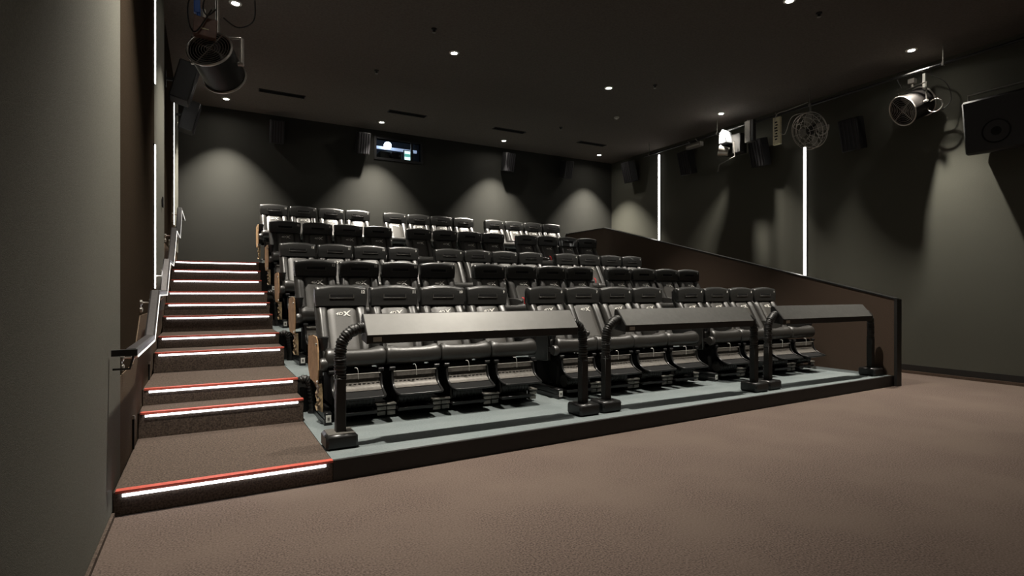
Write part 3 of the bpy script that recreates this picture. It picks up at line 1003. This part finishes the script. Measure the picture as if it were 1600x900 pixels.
obj('connector', bm, BLUE, cb, label='blue plug')
for pts in ([(-.06, -.30, .45), (-.20, -.28, .20), (-.27, -.2, .30), (-.27, -.1, .60), (-.10, 0, 1.0)], [(-.02, -.30, .46), (-.1, -.3, .38), (-.14, -.25, .5), (-.08, -.1, .8), (0, 0, 1.1)], [(.05, -.28, .40), (.20, -.2, .36), (.36, -.1, .52), (.38, .0, .8)]):
    bm = bmesh.new(); tube(bm, smooth_path(pts, 6), .008, 6)
    obj('cable', bm, BLACKPAINT, fl)

fr_, a, u, v = drum_fan('drum_fan', (10.93, 5.10, 4.785), (-.80, .34, -.42), .255, .42, 'steel drum fan hung near the far wall, open mouth towards the seats', .46)
obox('bracket_plate', WHITE, (-.005, .04, -.20, -.16, .16, .52), fr_, label='pale bracket plate')
bm = bmesh.new()
pts = [Vector((.02, -.34, -.08)) + Vector((0, .11*math.cos(th), .11*math.sin(th))) for th in [2*math.pi*k/20 for k in range(20)]]
tube(bm, pts, .010, 6, closed=True)
obj('handle_ring', bm, STEEL, fr_)
for pts in ([(-.15, .1, .33), (-.2, .15, .5), (-.05, .18, .65), (.15, .1, .67)], [(.05, -.2, .52), (.12, -.45, .3), (.2, -.5, .0), (.12, -.40, -.16)]):
    bm = bmesh.new(); tube(bm, smooth_path(pts, 6), .008, 6)
    obj('cable', bm, BLACKPAINT, fr_)

# caged ring fan
cf = thing('caged_fan', (10.6, 6.75, 4.74), 'round wire cage fan hung by the far wall above a light line', 'fan', 'wind fans')
a = Vector((-.75, .15, -.30)).normalized(); u = a.cross(Vector((0, 0, 1))).normalized(); v = u.cross(a)
bm = bmesh.new()
for k, (rr_, h, th_) in enumerate(((.36, 0, .008), (.36, .12, .006), (.30, .16, .004), (.22, .18, .004), (.13, .19, .004), (.30, -.05, .004), (.2, -.07, .004))):
    tube(bm, [a*h + u*(rr_*math.cos(t_)) + v*(rr_*math.sin(t_)) for t_ in [2*math.pi*i/32 for i in range(32)]], th_, 5, closed=True)
for k in range(10):
    t_ = 2*math.pi*k/10; d = u*math.cos(t_)+v*math.sin(t_)
    tube(bm, smooth_path([d*.10+a*.19, d*.30+a*.16, d*.36+a*.06, d*.30-a*.05, d*.12-a*.07], 3), .004, 4)
obj('wire_cage', bm, STEEL, cf)
bm = bmesh.new(); cyl(bm, -a*.14, a*.05, .09, 16)
m_ = obj('motor', bm, FANDRUM, cf)
for k in range(4):
    th = 2*math.pi*k/4
    d1 = u*math.cos(th)+v*math.sin(th); d2 = -u*math.sin(th)+v*math.cos(th)
    bm = bmesh.new()
    loft(bm, [[d1*f - d2*w + a*.02, d1*f + d2*w - a*.02, d1*f + d2*w - a*.014, d1*f - d2*w + a*.026] for f, w in ((.08, .04), (.2, .08), (.32, .09))])
    obj('blade', bm, GREYMETAL, m_)
bm = bmesh.new(); cyl(bm, (0, 0, .05), (-.05, 0, .53), .018, 8); box(bm, -.08, .02, -.03, .03, .10, .34)
obj('drop_tube', bm, GREYMETAL, cf)
bm = bmesh.new(); tube(bm, [Vector((.0, -.22, -.02)) + Vector((0, .13*math.cos(t_), .13*math.sin(t_))) for t_ in [math.pi*.9 + math.pi*1.2*i/14 for i in range(15)]], .012, 6)
obj('handle_ring', bm, STEEL, cf)
for pts in ([(-.1, .0, .34), (-.1, .35, .35), (-.05, .55, .05), (0, .75, .2)], [(.05, .1, .6), (0, .5, .55), (-.05, .75, .50), (-.02, .82, .15)]):
    bm = bmesh.new(); tube(bm, smooth_path(pts, 6), .007, 5)
    obj('cable', bm, PALEPLASTIC, cf)

# cream tag plate and grey plates hung from the pipe
t = thing('junction_box', (10.6, 7.515, 4.928), 'narrow cream junction box with dark marks hung beside the caged fan', 'junction box')
obox('box_body', CREAMTAG, (-.02, .04, -.085, .085, -.30, .28), t, bev=.006)
for k in range(7):
    z = -.20 + k*.06
    obox('terminal_mark', BLACKMATT, (-.023, -.018, -.022-.01*(k % 2), .022+.012*((k+1) % 3), z, z+.028), t)
bm = bmesh.new(); cyl(bm, (.01, 0, .28), (-.05, 0, .37), .012, 6)
obj('hanger', bm, GREYMETAL, t)
t = thing('dimmer_unit', (10.6, 8.21, 5.08), 'narrow grey dimmer unit hung under the pipe beside the floodlight', 'dimmer unit')
obox('unit_body', GREYMETAL, (-.05, .05, -.075, .075, -.24, .24), t, bev=.006)
obox('unit_side', BLACKPAINT, (-.05, .05, -.15, -.085, -.24, .24), t, bev=.006)
bm = bmesh.new(); cyl(bm, (.0, 0, .24), (-.05, 0, .25), .012, 6)
obj('hanger', bm, GREYMETAL, t)

# floodlight under the downlight
t = thing('floodlight', (10.55, 8.74, 4.84), 'shiny floodlight on a yoke lit by the downlight above it', 'floodlight')
bm = bmesh.new(); extrude_x(bm, [(-.05, .10), (.16, .10), (.14, .34), (.06, .42), (-.02, .36)], -.12, .12, bev=.01)
obj('housing', bm, LIGHTBODY, t, label='pale shiny housing')
bm = bmesh.new(); lathe(bm, [(0, -.12), (.10, -.12), (.12, .0), (.14, .10), (.13, .10), (.10, .02), (0, .0)], (-.5, .75, .25), (-.02, .10, -.06), 18)
obj('lamp_head', bm, BRIGHTMETAL, t)
bm = bmesh.new(); tube(bm, [(.02, -.16, .10), (.02, -.18, -.24), (.02, .26, -.34), (.02, .30, -.50)], .014, 6)
obj('yoke', bm, GREYMETAL, t)
bm = bmesh.new(); cyl(bm, (.0, .05, .36), (.17, .05, .43), .014, 6)
obj('clamp_arm', bm, GREYMETAL, t)
obox('ballast_box', BLACKPAINT, (.10, .34, -.26, .22, -.14, .30), t, bev=.012)
t = thing('strobe_bar', (10.6, 9.78, 5.14), 'low grey strobe bar hung under the pipe near the rear light line', 'strobe light')
bm = bmesh.new(); box(bm, -.06, .06, -.24, .24, -.06, .05, bev=.01)
obj('bar_body', bm, GREYMETAL, t)
obox('lens_strip', PALEPLASTIC, (-.066, -.06, -.20, .20, -.035, .0), t)
bm = bmesh.new(); cyl(bm, (0, .12, .05), (-.10, .12, .12), .01, 6); cyl(bm, (0, -.12, .05), (-.10, -.12, .12), .01, 6)
obj('hanger', bm, GREYMETAL, t)
t = thing('wall_plate', (XL+.001, 8.75, 2.70), 'tiny black plate on the angled fabric panel by the handrail', 'wall plate')
obox('plate_body', BLACKMATT, (.03, .045, -.04, .04, -.07, .07), t, bev=.004)

# ------------------------------------------------------------------ projection window and booth
wn = struct(thing('window_1', (WX0, YB, WZ0), 'lit projection window high in the rear wall', 'window'))
del wn['category']
w = WX1-WX0; h = WZ1-WZ0
bm = bmesh.new()
box(bm, -.06, w+.06, -.03, .12, -.06, .0); box(bm, -.06, w+.06, -.03, .12, h, h+.05)
box(bm, -.06, 0, -.03, .12, 0, h); box(bm, w, w+.06, -.03, .12, 0, h)
obj('window_frame', bm, SPEAKERM, wn, smooth=False)
obox('mullion', BLACKPAINT, (w*.785, w*.785+.05, .02, .08, 0, h), wn)
obox('pane', GLASS, (0, w*.785, .05, .058, 0, h), wn)
obox('pane', GLASS, (w*.785+.05, w, .05, .058, 0, h), wn)
bm = bmesh.new()
bx0, bx1, by1 = -1.2, w+2.0, 1.6
box(bm, bx0, bx1, by1, by1+.05, -1.2, 1.0); box(bm, bx0-.05, bx0, .12, by1, -1.2, 1.0); box(bm, bx1, bx1+.05, .12, by1, -1.2, 1.0)
box(bm, bx0, bx1, .12, by1, 1.0, 1.05); box(bm, bx0, bx1, .12, by1, -1.25, -1.2)
struct(obj('wall_booth', bm, BOOTH, loc=(WX0, YB, WZ0), smooth=False))
t = thing('booth_light', (4.52, YB+.98, 5.42), 'long pale light bar inside the projection booth', 'light')
obox('light_bar', BOOTHBAR, (-.62, .62, -.03, .03, -.035, .035), t)
bm = bmesh.new(); lathe(bm, [(0, -.02), (.036, -.02), (.036, .03), (0, .03)], (0, -1, 0), (-.29, -.05, .0), 16)
obj('lamp', bm, BOOTHLAMP, t, label='bright lamp')
for xx in (-.6, .6):
    obox('bar_hanger', BLACKPAINT, (xx-.01, xx+.01, -.01, .01, .03, .48), t)
bl = bpy.data.lights.new('booth_glow', 'POINT'); bl.energy = 4; bl.color = (.7, .85, 1.0); bl.shadow_soft_size = .1
blo = bpy.data.objects.new('booth_glow', bl); blo.parent = t; blo.location = (-.29, -.3, .0); COL.objects.link(blo)
t = thing('monitor', (4.81, YB+.68, 5.108), 'small glowing monitor behind the projection window', 'monitor')
obox('bezel', BLACKPAINT, (-.135, .135, .0, .05, -.03, .25), t)
obox('screen', SCREENA, (-.115, .115, -.006, 0, -.01, .23), t, label='white glowing screen')
obox('screen_band', SCREENB, (-.115, .115, -.009, -.006, .07, .15), t, label='green band on the screen')
obox('stand', BLACKPAINT, (-.05, .05, .02, .05, -1.38, -.03), t)
t = thing('film_projector', (WX0+.52, YB+.50, WZ0-1.2), 'dark projector standing behind the projection window', 'projector')
obox('projector_body', BLACKPAINT, (-.30, .30, -.05, .40, .7, 1.50), t, bev=.03)
bm = bmesh.new(); cyl(bm, (0, -.05, 1.38), (0, -.22, 1.38), .07, 16)
obj('lens', bm, METALBLACK, t)
obox('pedestal', BLACKPAINT, (-.28, .28, .0, .55, 0, .7), t)
